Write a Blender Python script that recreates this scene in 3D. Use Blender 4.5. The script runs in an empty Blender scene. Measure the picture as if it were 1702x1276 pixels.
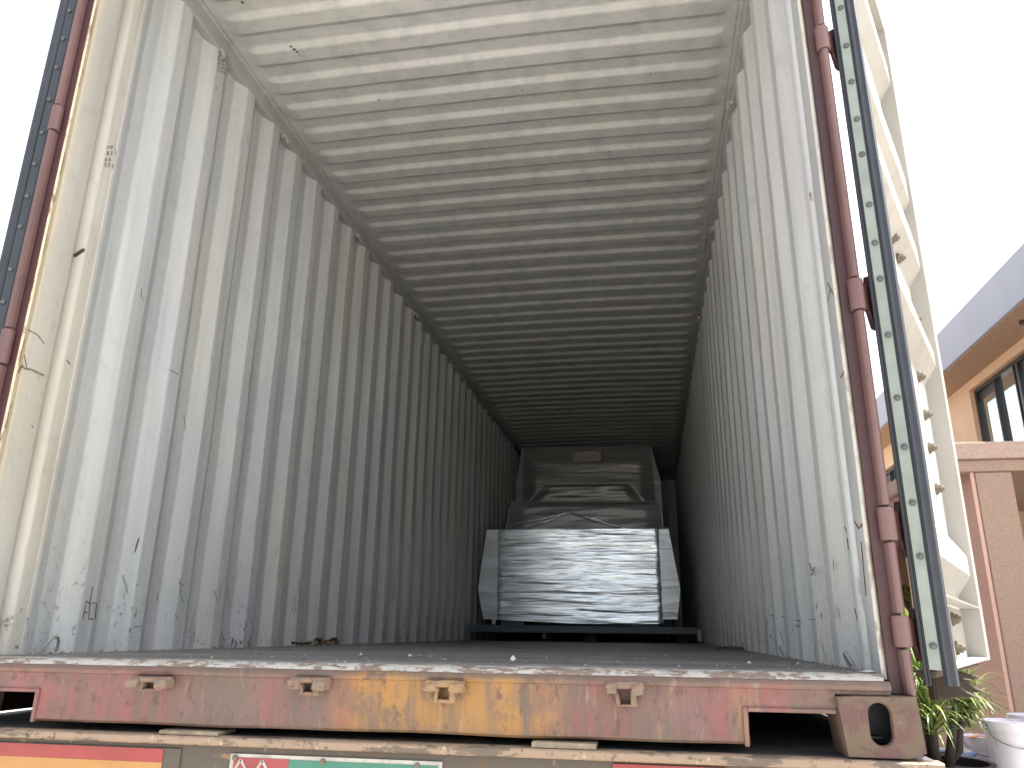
import bpy, bmesh, math, random
from mathutils import Vector, Matrix, noise
R = math.radians
rnd = random.Random(7)
S = bpy.context.scene
COL = S.collection

# ------------------------------------------------------------------ camera
CAM = Vector((0.672912, -1.915979, 0.076396))
YAW, PITCH, ROLL, FPX = 0.1736801, 0.3089629, 0.0119540, 1294.795
fw = Vector((-math.sin(YAW)*math.cos(PITCH), math.cos(YAW)*math.cos(PITCH), math.sin(PITCH)))
rt0 = Vector((math.cos(YAW), math.sin(YAW), 0)); up0 = rt0.cross(fw)
rt = math.cos(ROLL)*rt0 + math.sin(ROLL)*up0
up = -math.sin(ROLL)*rt0 + math.cos(ROLL)*up0
cd = bpy.data.cameras.new('camera'); cam = bpy.data.objects.new('camera', cd); COL.objects.link(cam)
m = Matrix((rt, up, -fw)).transposed().to_4x4(); m.translation = CAM
cam.matrix_world = m
cd.sensor_width = 36; cd.lens = 36*FPX/1702; cd.clip_start = 0.05; cd.clip_end = 1500
S.camera = cam

def at(px, py, axis, val):
    "point of the place seen at a pixel of the photograph, on the plane axis=val"
    d = fw + (px-851)/FPX*rt - (py-638)/FPX*up
    i = 'xyz'.index(axis); t = (val-CAM[i])/d[i]
    return CAM + t*d

# ------------------------------------------------------------------ world, sun, exposure
SUN = Vector((0.47, 0.10, 0.88)).normalized()
W = bpy.data.worlds.new('World'); S.world = W; W.use_nodes = True
nt = W.node_tree; bg = nt.nodes['Background']
sky = nt.nodes.new('ShaderNodeTexSky'); sky.sky_type = 'NISHITA'; sky.sun_disc = False
sky.sun_elevation = math.asin(SUN.z); sky.sun_rotation = math.atan2(SUN.x, SUN.y)
sky.air_density = 1.0; sky.dust_density = 3.0; sky.ozone_density = 1.0
hs = nt.nodes.new('ShaderNodeHueSaturation'); hs.inputs['Saturation'].default_value = 0.30
nt.links.new(sky.outputs[0], hs.inputs['Color']); nt.links.new(hs.outputs[0], bg.inputs['Color'])
bg.inputs['Strength'].default_value = 0.15
sd = bpy.data.lights.new('sun', 'SUN'); sun = bpy.data.objects.new('sun', sd); COL.objects.link(sun)
sd.energy = 5.0; sd.angle = R(0.5); sd.color = (1.0, 0.95, 0.87)
sun.rotation_euler = SUN.to_track_quat('Z', 'Y').to_euler(); sun.location = (20, 0, 30)
S.view_settings.view_transform = 'Standard'; S.view_settings.look = 'None'
S.view_settings.exposure = 1.7; S.view_settings.gamma = 1.0
try:
    S.cycles.max_bounces = 12; S.cycles.diffuse_bounces = 8; S.cycles.glossy_bounces = 4
    S.cycles.use_denoising = True; S.cycles.sample_clamp_indirect = 6.0
except Exception: pass

# ------------------------------------------------------------------ materials
def ramp(nt, fac, stops):
    n = nt.nodes.new('ShaderNodeValToRGB'); e = n.color_ramp.elements
    while len(e) < len(stops): e.new(0.5)
    for el, (p, c) in zip(e, stops):
        el.position = p; el.color = (c, c, c, 1) if isinstance(c, (int, float)) else (*c, 1)
    nt.links.new(fac, n.inputs[0]); return n.outputs[0]
class Mat:
    def __init__(s, name, base, rough=0.5, metal=0.0, spec=0.5):
        s.m = bpy.data.materials.new(name); s.m.use_nodes = True; s.nt = s.m.node_tree
        s.b = s.nt.nodes['Principled BSDF']; s.b.inputs['Roughness'].default_value = rough
        s.b.inputs['Metallic'].default_value = metal; s.b.inputs['Specular IOR Level'].default_value = spec
        s.b.inputs['Base Color'].default_value = (*base, 1)
        c = s.nt.nodes.new('ShaderNodeRGB'); c.outputs[0].default_value = (*base, 1); s.c = c.outputs[0]
        s.geo = s.nt.nodes.new('ShaderNodeNewGeometry'); s.pos = s.geo.outputs['Position']
        s.sep = s.nt.nodes.new('ShaderNodeSeparateXYZ'); s.nt.links.new(s.pos, s.sep.inputs[0])
    def noise(s, scale, detail=4, rough=0.55, stretch=(1, 1, 1), off=0):
        mp = s.nt.nodes.new('ShaderNodeMapping'); mp.inputs['Scale'].default_value = stretch
        mp.inputs['Location'].default_value = (off, off*1.7, off*.3)
        s.nt.links.new(s.pos, mp.inputs[0])
        n = s.nt.nodes.new('ShaderNodeTexNoise'); n.inputs['Scale'].default_value = scale
        n.inputs['Detail'].default_value = detail; n.inputs['Roughness'].default_value = rough
        s.nt.links.new(mp.outputs[0], n.inputs['Vector']); return n.outputs[0]
    def zr(s, a, b, axis=2):
        "1 at coordinate a, 0 at b"
        n = s.nt.nodes.new('ShaderNodeMapRange'); n.inputs[1].default_value = a; n.inputs[2].default_value = b
        n.inputs[3].default_value = 1; n.inputs[4].default_value = 0
        s.nt.links.new(s.sep.outputs[axis], n.inputs[0]); return n.outputs[0]
    def op(s, a, b, o='MULTIPLY'):
        n = s.nt.nodes.new('ShaderNodeMath'); n.operation = o; n.use_clamp = True
        for i, v in enumerate((a, b)):
            if isinstance(v, (int, float)): n.inputs[i].default_value = v
            else: s.nt.links.new(v, n.inputs[i])
        return n.outputs[0]
    def mix(s, fac, col, mode='MIX'):
        n = s.nt.nodes.new('ShaderNodeMix'); n.data_type = 'RGBA'; n.blend_type = mode
        if isinstance(fac, (int, float)): n.inputs[0].default_value = fac
        else: s.nt.links.new(fac, n.inputs[0])
        s.nt.links.new(s.c, n.inputs[6])
        if isinstance(col, tuple): n.inputs[7].default_value = (*col, 1)
        else: s.nt.links.new(col, n.inputs[7])
        s.c = n.outputs[2]; return s
    def bump(s, h, dist=0.002, strength=0.6):
        n = s.nt.nodes.new('ShaderNodeBump'); n.inputs['Distance'].default_value = dist
        n.inputs['Strength'].default_value = strength; s.nt.links.new(h, n.inputs['Height'])
        s.nt.links.new(n.outputs[0], s.b.inputs['Normal']); return s
    def done(s):
        s.nt.links.new(s.c, s.b.inputs['Base Color']); return s.m

def steel_paint(name, base, light, dark, rust=0.35, rough=0.5, low=0.0, edge=None, tint=0):
    M = Mat(name, base, rough)
    M.mix(ramp(M.nt, M.noise(1.6, 5), [(0.38, 0), (0.62, 0.75)]), light)
    if tint:
        M.mix(ramp(M.nt, M.noise(1.3, 3, .5, (1, 1, .7), 41), [(.42, 0), (.62, tint)]), tuple(base[i]*(1.02, .955, 1.02)[i] for i in range(3)))
        M.mix(ramp(M.nt, M.noise(1.9, 3, .5, (1, 1, .6), 53), [(.48, 0), (.64, tint)]), tuple(base[i]*(1.08, 1.03, .93)[i] for i in range(3)))
        M.mix(ramp(M.nt, M.noise(5.5, 5, .65, (1, 1, 1), 61), [(.60, 0), (.72, .55)]), dark)
    if edge:
        M.mix(M.op(M.zr(.030, .05, 1), ramp(M.nt, M.noise(9, 5), [(.35, .6), (.6, 1)])), edge)
        M.mix(M.op(M.zr(.012, .030, 1), ramp(M.nt, M.noise(30, 6, .7, (1, 1, .35), 19), [(.50, 0), (.58, .9)])), (0.17, 0.075, 0.03))
    M.mix(ramp(M.nt, M.noise(9, 5, .6, (1, 1, .06), 3), [(0.44, 0), (0.68, 0.75)]), dark)
    M.mix(ramp(M.nt, M.noise(26, 6, .7, (1, 1, .5), 9), [(0.57, 0), (0.68, 0.55)]), dark)
    if low:
        a = ramp(M.nt, M.noise(55, 5, .7, (1, 1, .7), 5), [(0.585, 0), (0.62, 1)])
        b = ramp(M.nt, M.noise(3.5, 4, .6, (1, 1, 1), 11), [(0.47, 0), (0.60, 1)])
        g = ramp(M.nt, M.zr(-0.02, low), [(0.0, 0), (0.45, .35), (1, 1)])
        M.mix(M.op(M.op(a, b), g), (0.028, 0.024, 0.02))
        a = ramp(M.nt, M.noise(14, 6, .75, (1, 1, .35), 21), [(0.60, 0), (0.66, .85)])
        M.mix(M.op(a, g), (0.14, 0.10, 0.07))
    if rust:
        r = ramp(M.nt, M.noise(13, 7, .75, (1, 1, .6), 31), [(0.685, 0), (0.72, 1)])
        M.mix(M.op(r, rust), (0.17, 0.065, 0.025))
    M.bump(M.noise(30, 5, .6), 0.0012, 0.35)
    return M.done()

WHITE = steel_paint('pale_steel_paint', (0.485, 0.505, 0.505), (0.54, 0.555, 0.55), (0.35, 0.37, 0.375), .25, .38, .55, None, .8)
JAMBR = steel_paint('pale_jamb_paint', (0.47, 0.495, 0.50), (0.52, 0.54, 0.54), (0.36, 0.38, 0.37), .4, .36, .5, (0.46, 0.40, 0.29), .6)
CREAM = steel_paint('cream_steel_paint', (0.45, 0.435, 0.39), (0.50, 0.485, 0.44), (0.33, 0.31, 0.26), .65, .42, .5, (0.52, 0.44, 0.29), .7)
ROOFP = steel_paint('roof_paint', (0.455, 0.465, 0.45), (0.50, 0.505, 0.485), (0.34, 0.35, 0.345), .08, .45, 0, None, .45)
RAILP = steel_paint('rail_paint', (0.34, 0.34, 0.335), (0.38, 0.38, 0.37), (0.28, 0.28, 0.27), .15, .5)
MAROON = steel_paint('faded_maroon_shaded', (0.050, 0.015, 0.018), (0.068, 0.026, 0.028), (0.034, 0.016, 0.018), .55, .5)  # darker copy of the post maroon; the recessed web's shade is in this colour
PINKED = steel_paint('chalked_maroon_paint', (0.125, 0.064, 0.061), (0.155, 0.092, 0.087), (0.08, 0.044, 0.043), .5, .5)
RUSTY = steel_paint('rusty_steel', (0.045, 0.034, 0.027), (0.10, 0.055, 0.03), (0.026, 0.021, 0.019), .8, .75)
DOORP = steel_paint('door_paint', (0.335, 0.325, 0.30), (0.37, 0.36, 0.33), (0.28, 0.27, 0.245), .2, .45)

def sill_material():
    M = Mat('weathered_sill_paint', (0.185, 0.068, 0.064), 0.62)
    st = M.noise(7, 5, .6, (1, 1, .10), 2)
    M.mix(ramp(M.nt, st, [(0.42, 0), (0.60, .85)]), (0.118, 0.090, 0.076))
    M.mix(ramp(M.nt, M.noise(3, 4, .6, (1, 1, .35), 17), [(0.5, 0), (0.62, .75)]), (0.215, 0.085, 0.08))
    # ochre repaint patch between the two middle keepers, its edge broken up by streaks and blotches
    a = M.op(1.0, M.zr(-0.20, 0.10, 0), 'SUBTRACT'); b = M.zr(0.24, 0.66, 0)
    bl = M.op(M.op(M.noise(4.5, 5, .6, (1, 1, .8), 6), .55), M.op(M.noise(14, 5, .65, (1, 1, .12), 16), .45), 'ADD')
    och = M.op(M.op(M.op(a, b), .62), M.op(bl, .62), 'ADD')
    M.mix(ramp(M.nt, och, [(0.60, 0), (0.72, .85)]), (0.29, 0.15, 0.034))
    M.mix(ramp(M.nt, M.op(M.op(a, b), M.noise(6, 5, .7, (1, 1, .6), 46)), [(0.5, 0), (0.62, .8)]), (0.215, 0.13, 0.075))
    M.mix(ramp(M.nt, M.noise(5, 4, .6, (1, 1, .7), 56), [(0.56, 0), (0.66, .55)]), (0.155, 0.095, 0.10))
    och2 = M.op(ramp(M.nt, M.noise(6, 6, .65, (1.4, 1, .3), 26), [(0.50, 0), (0.64, .8)]), M.op(1.0, M.zr(-.3, .5, 0), 'SUBTRACT'))
    M.mix(och2, (0.235, 0.145, 0.065))
    M.mix(ramp(M.nt, M.noise(18, 6, .7, (1, 1, .10), 66), [(0.46, 0), (0.62, .85)]), (0.098, 0.076, 0.064))
    M.mix(ramp(M.nt, M.noise(10, 6, .72, (1, 1, .8), 76), [(0.49, 0), (0.62, .8)]), (0.105, 0.075, 0.058))
    M.mix(ramp(M.nt, M.noise(30, 7, .75, (1, 1, .6), 86), [(0.555, 0), (0.61, .75)]), (0.085, 0.045, 0.035))
    top = M.zr(-0.012, -0.034)
    M.mix(M.op(ramp(M.nt, M.noise(24, 6, .7), [(0.36, .35), (0.56, 1)]), top), (0.125, 0.088, 0.066))
    bot = M.zr(-0.148, -0.125)
    M.mix(M.op(ramp(M.nt, M.noise(15, 5, .7, (1, 1, 1), 8), [(0.4, .2), (0.62, .9)]), bot), (0.14, 0.105, 0.07))
    M.mix(ramp(M.nt, M.noise(60, 6, .75, (1, 1, .8), 13), [(0.62, 0), (0.68, .8)]), (0.10, 0.065, 0.045))
    M.mix(ramp(M.nt, M.noise(45, 6, .75, (1, 1, .12), 23), [(0.58, 0), (0.68, .5)]), (0.28, 0.225, 0.19))
    M.bump(M.noise(50, 6, .7), 0.002, .6)
    return M.done()
SILL = sill_material()
def chipped(name, a, b, th, scale=16, rough=.55, st=(.5, 1, 1.6)):
    M = Mat(name, a, rough)
    M.mix(ramp(M.nt, M.noise(scale, 7, .7, st, 4), [(th, 0), (th+.04, 1)]), b)
    M.mix(ramp(M.nt, M.noise(60, 5, .7), [(0.6, 0), (0.68, .7)]), (0.07, 0.055, 0.045))
    M.mix(ramp(M.nt, M.noise(24, 7, .75, (1, 1, 1), 14), [(0.585, 0), (0.63, .8)]), tuple(x*.45 for x in b))
    M.mix(ramp(M.nt, M.noise(33, 7, .75, (1, 1, .7), 27), [(0.63, 0), (0.66, .7)]), tuple(min(.6, x*2.1+.02) for x in a))
    M.bump(M.noise(40, 5, .6), .0022, .7)
    return M.done()
LIP = chipped('worn_white_lip', (0.40, 0.385, 0.35), (0.19, 0.14, 0.115), 0.485, 30)
CASTM = chipped('corner_casting_paint', (0.105, 0.056, 0.05), (0.112, 0.080, 0.055), 0.45, 13, .8, (1, 1, .8))
KEEP = chipped('caked_rust', (0.165, 0.125, 0.095), (0.21, 0.125, 0.085), 0.50, 55, .85)
KEEPO = chipped('ochre_rust', (0.26, 0.165, 0.085), (0.2, 0.135, 0.085), 0.53, 40, .85)
DECK = chipped('oily_deck_plate', (0.085, 0.085, 0.09), (0.20, 0.165, 0.13), 0.56, 9, .55)
BEAMM = chipped('rusted_beam', (0.085, 0.07, 0.058), (0.25, 0.15, 0.07), 0.63, 14, .75)
EDGE = chipped('worn_plate_edge', (0.25, 0.18, 0.125), (0.11, 0.085, 0.065), 0.53, 12, .6)
def plain(name, c, rough=.5, metal=0., var=.15, scale=20, bump=0., spec=.5):
    M = Mat(name, c, rough, metal, spec)
    M.mix(ramp(M.nt, M.noise(scale, 5), [(.4, 0), (.65, 1)]), tuple(x*(1-var) for x in c))
    if bump: M.bump(M.noise(scale*4, 4), bump, .6)
    return M.done()
RUBBER = plain('black_rubber_and_hole_shade', (0.018, 0.02, 0.026), .55)
GASKET = plain('blue_black_gasket', (0.026, 0.032, 0.042), .5)
STRIP = plain('green_grey_strip', (0.25, 0.29, 0.265), .4, 0, .2, 12)
STRIP_SHADED = plain('shaded_strip', (0.03, 0.04, 0.05), .5)  # darker copy of the strip paint, left door's shade put into its colour
RIVET = plain('zinc_rivet', (0.095, 0.10, 0.098), .5, .3)
NUT = plain('weathered_bolt', (0.16, 0.13, 0.10), .6, .3)
STEELB = plain('bare_steel', (0.34, 0.33, 0.31), .5, .2)
SKIDM = plain('dark_blue_steel', (0.052, 0.075, 0.095), .42, 0, .3, 6)
RED = plain('reflective_red', (0.27, 0.035, 0.035), .35, 0, .2, 9)
YEL = plain('reflective_yellow', (0.36, 0.18, 0.05), .35, 0, .12, 9)
GREEN = plain('board_green', (0.035, 0.16, 0.11), .4, 0, .2, 9)
SIGNW = plain('board_white', (0.42, 0.41, 0.37), .5, 0, .3, 30)
PINKR = plain('board_pink_red', (0.27, 0.045, 0.05), .45, 0, .25, 12)
MARK = plain('black_marker', (0.07, 0.08, 0.095), .7)
RUSTL = plain('rust_stain', (0.17, 0.085, 0.045), .9, 0, .5, 80)
SCUFF = plain('dark_scuff', (0.13, 0.12, 0.11), .9, 0, .6, 90)
GREYM = plain('grey_smudge', (0.30, 0.30, 0.29), .8)
WOOD = plain('dirty_packing_board', (0.26, 0.21, 0.15), .75, 0, .4, 30, .001)
def floor_mat():
    M = Mat('dusty_plywood', (0.19, 0.19, 0.195), .6)
    M.mix(ramp(M.nt, M.noise(3.5, 6, .65, (.5, 1.8, 1)), [(.42, 0), (.60, 1)]), (0.27, 0.27, 0.275))
    M.mix(ramp(M.nt, M.noise(1.6, 5, .65, (.5, 3, 1), 14), [(.45, 0), (.58, .8)]), (0.12, 0.108, 0.095))
    M.mix(ramp(M.nt, M.noise(20, 6, .7, (.3, 2, 1), 4), [(.46, 0), (.62, .9)]), (0.085, 0.082, 0.08))
    M.mix(ramp(M.nt, M.noise(70, 4, .7, (.4, 1, 1), 8), [(.68, 0), (.72, .8)]), (0.42, 0.41, 0.38))
    M.bump(M.noise(50, 5, .6, (.3, 1.5, 1)), .002, .5); return M.done()
FLOOR = floor_mat()
def film(name, base, rough, scale_z, dist, metal):
    M = Mat(name, base, rough, metal, .9)
    a = M.noise(1.0, 3, .55, (1.1, 1.1, scale_z), 3)
    b = M.noise(1.0, 2, .5, (3, 3, scale_z*2.6), 7)
    M.mix(ramp(M.nt, a, [(.42, 0), (.62, .6)]), tuple(min(1, x*1.45) for x in base))
    h = M.nt.nodes.new('ShaderNodeMath'); h.operation = 'MULTIPLY_ADD'
    M.nt.links.new(b, h.inputs[0]); h.inputs[1].default_value = .45; M.nt.links.new(a, h.inputs[2])
    M.bump(h.outputs[0], dist, 1.0); return M.done()
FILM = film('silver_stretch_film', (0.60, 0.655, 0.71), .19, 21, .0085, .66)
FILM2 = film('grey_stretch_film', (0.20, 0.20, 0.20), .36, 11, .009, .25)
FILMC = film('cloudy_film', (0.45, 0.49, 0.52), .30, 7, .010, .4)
PAPER = plain('paper_label', (0.40, 0.38, 0.33), .4, 0, .3, 14)
SCRAP = plain('white_scrap', (0.55, 0.54, 0.51), .7)
LEAFD = plain('dry_leaf', (0.17, 0.11, 0.06), .8, 0, .4, 60)
PEACH = plain('peach_render', (0.72, 0.50, 0.32), .85, 0, .08, 3, .001)
PINKW = plain('pink_render', (0.68, 0.45, 0.36), .85, 0, .06, 3, .001)
CREAMW = plain('cream_render', (0.60, 0.48, 0.34), .85, 0, .08, 3)
FASC = plain('blue_grey_fascia', (0.34, 0.355, 0.41), .7, 0, .05, 2)
def granite(name, c):
    M = Mat(name, c, .85)
    M.mix(ramp(M.nt, M.noise(85, 3, .6), [(.45, 0), (.60, 1)]), tuple(x*.83 for x in c))
    M.mix(ramp(M.nt, M.noise(120, 3, .6, (1, 1, 1), 5), [(.60, 0), (.66, 1)]), tuple(min(1, x*1.22) for x in c))
    M.bump(M.noise(60, 3), .004, .7); return M.done()
GRAN = granite('speckled_render', (0.42, 0.30, 0.24)); GRANP = granite('pink_speckled_render', (0.50, 0.37, 0.315))
FRAMEB = plain('bronze_frame_and_shade', (0.045, 0.04, 0.038), .4, .3)
GLASS = plain('mirror_glass', (0.62, 0.72, 0.76), .02, .95, .03, 2)
BUCKET = plain('white_plastic', (0.71, 0.68, 0.74), .35, 0, .06, 6)
WIRE = plain('zinc_wire', (0.30, 0.30, 0.31), .35, .8)
TRUNK = plain('plant_bark', (0.045, 0.03, 0.026), .85, 0, .5, 60, .003)
POT = plain('black_planter', (0.02, 0.018, 0.018), .5)
def leafmat():
    M = Mat('strap_leaf', (0.085, 0.15, 0.03), .4)
    oi = M.nt.nodes.new('ShaderNodeAttribute'); oi.attribute_name = 'tint'
    M.mix(oi.outputs['Fac'], (0.27, 0.30, 0.075)); M.b.inputs['Subsurface Weight'].default_value = 0
    return M.done()
LEAF = leafmat()
CONC = plain('yard_concrete', (0.50, 0.47, 0.43), .85, 0, .2, 1.2, .002)
TYRE = plain('tyre_rubber', (0.02, 0.02, 0.02), .8)
ORANGE = plain('orange_peel', (0.70, 0.26, 0.05), .6)
BLUEW = plain('blue_stripe', (0.12, 0.20, 0.42), .6)

# ------------------------------------------------------------------ building tools
def empty(name, loc, label=None, cat=None, group=None, kind=None):
    o = bpy.data.objects.new(name, None); COL.objects.link(o); o.location = loc; o.empty_display_size = .1
    tag(o, label, cat, group, kind); return o
def tag(o, label=None, cat=None, group=None, kind=None):
    if label: o['label'] = label
    if cat: o['category'] = cat
    if group: o['group'] = group
    if kind: o['kind'] = kind
    return o
def wloc(o):
    v = Vector((0, 0, 0))
    while o: v += o.location; o = o.parent
    return v
def obj(name, bm, mat, parent=None, smooth=None, bevel=0, origin=None, face=None):
    "link one mesh; geometry is given in world coordinates"
    base = wloc(parent) if parent else Vector((0, 0, 0))
    og = Vector(origin) if origin is not None else base
    if len(bm.faces): bmesh.ops.recalc_face_normals(bm, faces=bm.faces)
    if face is not None:
        bm.normal_update(); tot = sum((f.normal.dot(Vector(face))*f.calc_area() for f in bm.faces), 0.0)
        if tot < 0: bmesh.ops.reverse_faces(bm, faces=bm.faces)
    bmesh.ops.translate(bm, verts=bm.verts, vec=-og)
    me = bpy.data.meshes.new(name); bm.to_mesh(me); bm.free()
    for mm in (mat if isinstance(mat, (list, tuple)) else [mat]): me.materials.append(mm)
    o = bpy.data.objects.new(name, me); COL.objects.link(o)
    if parent: o.parent = parent
    o.location = og - base
    if smooth is not None:
        me.polygons.foreach_set('use_smooth', [True]*len(me.polygons)); me.set_sharp_from_angle(angle=R(smooth))
    if bevel:
        b = o.modifiers.new('bevel', 'BEVEL'); b.width = bevel; b.segments = 2; b.limit_method = 'ANGLE'; b.angle_limit = R(40)
    return o
def BM(): return bmesh.new()
def box(bm, a, b, mtx=None):
    v = []
    for x in (a[0], b[0]):
        for y in (a[1], b[1]):
            for z in (a[2], b[2]):
                p = Vector((x, y, z)); v.append(bm.verts.new(mtx @ p if mtx else p))
    for f in ((0, 1, 3, 2), (4, 6, 7, 5), (0, 4, 5, 1), (2, 3, 7, 6), (0, 2, 6, 4), (1, 5, 7, 3)):
        bm.faces.new([v[i] for i in f])
    return v
def prism(bm, poly, z0, z1, fn=None):
    "poly of 2D points swept from z0 to z1; fn maps (a,b,t) to a point"
    fn = fn or (lambda a, b, t: (a, b, t))
    lo = [bm.verts.new(fn(a, b, z0)) for a, b in poly]; hi = [bm.verts.new(fn(a, b, z1)) for a, b in poly]
    n = len(poly)
    bm.faces.new(lo); bm.faces.new(hi)
    for i in range(n): bm.faces.new((lo[i], lo[(i+1) % n], hi[(i+1) % n], hi[i]))
def sheet(bm, rows):
    "grid of points -> quads"
    g = [[bm.verts.new(p) for p in r] for r in rows]
    for i in range(len(g)-1):
        for j in range(len(g[0])-1):
            bm.faces.new((g[i][j], g[i][j+1], g[i+1][j+1], g[i+1][j]))
    return g
def tube(bm, pts, r, n=10, cap=True):
    pts = [Vector(p) for p in pts]; rings = []
    rr = r if isinstance(r, (list, tuple)) else [r]*len(pts)
    t = (pts[1]-pts[0]).normalized(); a = t.orthogonal().normalized()
    for i, p in enumerate(pts):
        if i == 0: d = pts[1]-pts[0]
        elif i == len(pts)-1: d = pts[-1]-pts[-2]
        else: d = pts[i+1]-pts[i-1]
        d.normalize(); a = (a-d*a.dot(d)).normalized(); b = d.cross(a)
        rings.append([bm.verts.new(p+rr[i]*(math.cos(2*math.pi*k/n)*a+math.sin(2*math.pi*k/n)*b)) for k in range(n)])
    for i in range(len(rings)-1):
        for k in range(n): bm.faces.new((rings[i][k], rings[i][(k+1) % n], rings[i+1][(k+1) % n], rings[i+1][k]))
    if cap: bm.faces.new(rings[0]); bm.faces.new(rings[-1])
def lathe(bm, prof, c, n=36):
    rings = [[bm.verts.new((c[0]+r*math.cos(2*math.pi*k/n), c[1]+r*math.sin(2*math.pi*k/n), c[2]+z)) for k in range(n)] for r, z in prof]
    for i in range(len(rings)-1):
        for k in range(n): bm.faces.new((rings[i][k], rings[i][(k+1) % n], rings[i+1][(k+1) % n], rings[i+1][k]))
    bm.faces.new(rings[0]); bm.faces.new(rings[-1])
def nz(*a): return noise.noise(Vector(a))

# ------------------------------------------------------------------ ground
bm = BM(); N = 40
sheet(bm, [[Vector((x*x*x*400, y*y*y*400, -1.5)) for x in [i/20-1 for i in range(41)]] for y in [j/20-1 for j in range(41)]])
tag(obj('ground', bm, CONC), kind='structure')

# ------------------------------------------------------------------ shipping container
HW, LEN, ZC, ZR = 1.175, 12.03, 2.69, 2.605
box_c = empty('shipping_container', (0, 6, -0.16), 'open shipping container with pale ribbed inside and faded maroon posts', 'shipping container')
Y0, PITCHC, DEP = 0.257, 0.278, 0.036
def prof(y):
    if y < Y0: return 0.0
    t = (y-Y0) % PITCHC
    if t < .068: return DEP*t/.068
    if t < .138: return DEP
    if t < .206: return DEP*(1-(t-.138)/.068)
    return 0.0
def knots(y0, y1):
    ys = {y0, y1}; k = Y0; r = .004
    while k < y1:
        for e in (0, .068, .138, .206):
            for d in (-r, r):
                if y0 < k+e+d < y1: ys.add(k+e+d)
        k += PITCHC
    return sorted(ys)
def wx(y, z, s):
    "inner surface x of the side wall on side s"
    d = 0.0035*nz(y*1.3, z*1.1, 4*s) + 0.0022*nz(y*4.1, z*2.3, 9*s)
    e = min(1, max(0, (ZR-z)/.1), max(0, z/.1), max(0, (y-.26)/.12))
    return s*(HW + prof(y) + d*e)
for s in (-1, 1):
    ys = knots(.205, LEN+.02); zs = [-.01+(ZR+.02)*i/26 for i in range(27)]
    bm = BM(); sheet(bm, [[Vector((wx(y + (0.004*nz(z*1.7, round(y/PITCHC), s)), z, s), y, z)) for y in ys] for z in zs])
    o = obj('side_wall', bm, [WHITE, MAROON], box_c, face=(-s, 0, 0))
    sm = o.modifiers.new('thickness', 'SOLIDIFY'); sm.thickness = .003; sm.offset = -1
    sm.material_offset = 1; sm.use_rim = True
    if s < 0: LWALL = o
    else: RWALL = o
def jamb(s):
    P = [(1.160, .000), (1.166, -.004), (1.172, .004), (1.174, .02), (1.1762, .032), (1.1737, .036), (1.173, .05), (1.173, .132), (1.1745, .1365), (1.1790, .1435), (1.1835, .1505), (1.1868, .158), (1.1875, .164), (1.1865, .170), (1.1835, .1765), (1.1790, .182), (1.1745, .187), (1.173, .192), (1.173, .232), (1.1765, .234), (1.1765, .239), (1.1735, .241), (1.1735, .25), (1.20, .25), (1.20, .03), (1.1755, .014)]
    bm = BM(); zs = [-.01+(2.70)*i/30 for i in range(31)]
    rows = [[Vector((s*(a + .0012*nz(z*3, b*8, s*3+1)), b, z)) for a, b in P+P[:1]] for z in zs]
    sheet(bm, rows); return obj('door_jamb', bm, CREAM if s < 0 else JAMBR, box_c, 40)
for s in (-1, 1): jamb(s)
# top side rails
for s in (-1, 1):
    bm = BM(); box(bm, (s*1.168, .1, ZR), (s*1.219, LEN+.03, ZC-.006))
    o = obj('top_rail', bm, RAILP, box_c, bevel=.006)
    bm = BM()
    prism(bm, [(1.168, ZC-.006), (1.168, ZC-.0015), (1.156, ZC-.0015), (1.156, ZC+.004), (1.219, ZC+.004), (1.219, ZC-.006)], .1, LEN+.03, lambda a, b, t: (s*a, t, b))
    obj('roof_edge', bm, ROOFP, box_c)
# roof panel
RP, RD, RY = .209, .0175, 0.012
def rprof(y):
    t = (y-RY) % RP
    if t < .030: return RD*t/.030
    if t < .108: return RD
    if t < .140: return RD*(1-(t-.108)/.032)
    return 0.
ys = {.08, LEN+.02}; k = RY-RP
while k < LEN:
    for e in (0, .03, .108, .140):
        for d in (-.004, .004):
            if .08 < k+e+d < LEN: ys.add(k+e+d)
    k += RP
ys = sorted(ys); xs = [-1.16, -1.145, -1.125, -1.10, -1.08, -1.06, -1.04] + [-.9+.15*i for i in range(13)] + [1.04, 1.06, 1.08, 1.10, 1.125, 1.145, 1.16]
def fade(x):
    t = min(1, max(0, (1.145-abs(x))/.10)); return t*t*(3-2*t)
bm = BM(); sheet(bm, [[Vector((x, y, ZC - rprof(y)*fade(x) + .012*(1-(x/1.14)**2) + .004*nz(x*1.5, y*1.2, 3))) for y in ys] for x in xs])
ROOF = obj('roof', bm, ROOFP, box_c, 9, face=(0, 0, -1))
sm = ROOF.modifiers.new('thickness', 'SOLIDIFY'); sm.thickness = .003; sm.offset = -1
# floor
bm = BM()
for i in range(10):
    y0 = .075 + i*1.195; 
    box(bm, (-HW+.004, y0, -.03), (HW-.004, y0+1.192, 0))
obj('floor', bm, FLOOR, box_c)
bm = BM()
for s in (-1, 1): box(bm, (s*1.165, .24, -.02), (s*1.216, LEN-.05, -.010)); box(bm, (s*1.20, .16, -.157), (s*1.2165, LEN-.16, -.0205))
obj('bottom_rail', bm, MAROON, box_c)
bm = BM(); box(bm, (-1.2, LEN, -.14), (1.2, LEN+.06, 2.69))
for i in range(9): box(bm, (-1.15+.26*i, LEN-.03, .02), (-1.03+.26*i, LEN-.0005, 2.66))
obj('end_wall', bm, WHITE, box_c, bevel=.01)
bm = BM(); box(bm, (-1.158, -.03, 2.60), (1.158, .078, 2.80)); obj('door_header', bm, MAROON, box_c, bevel=.008)
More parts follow.
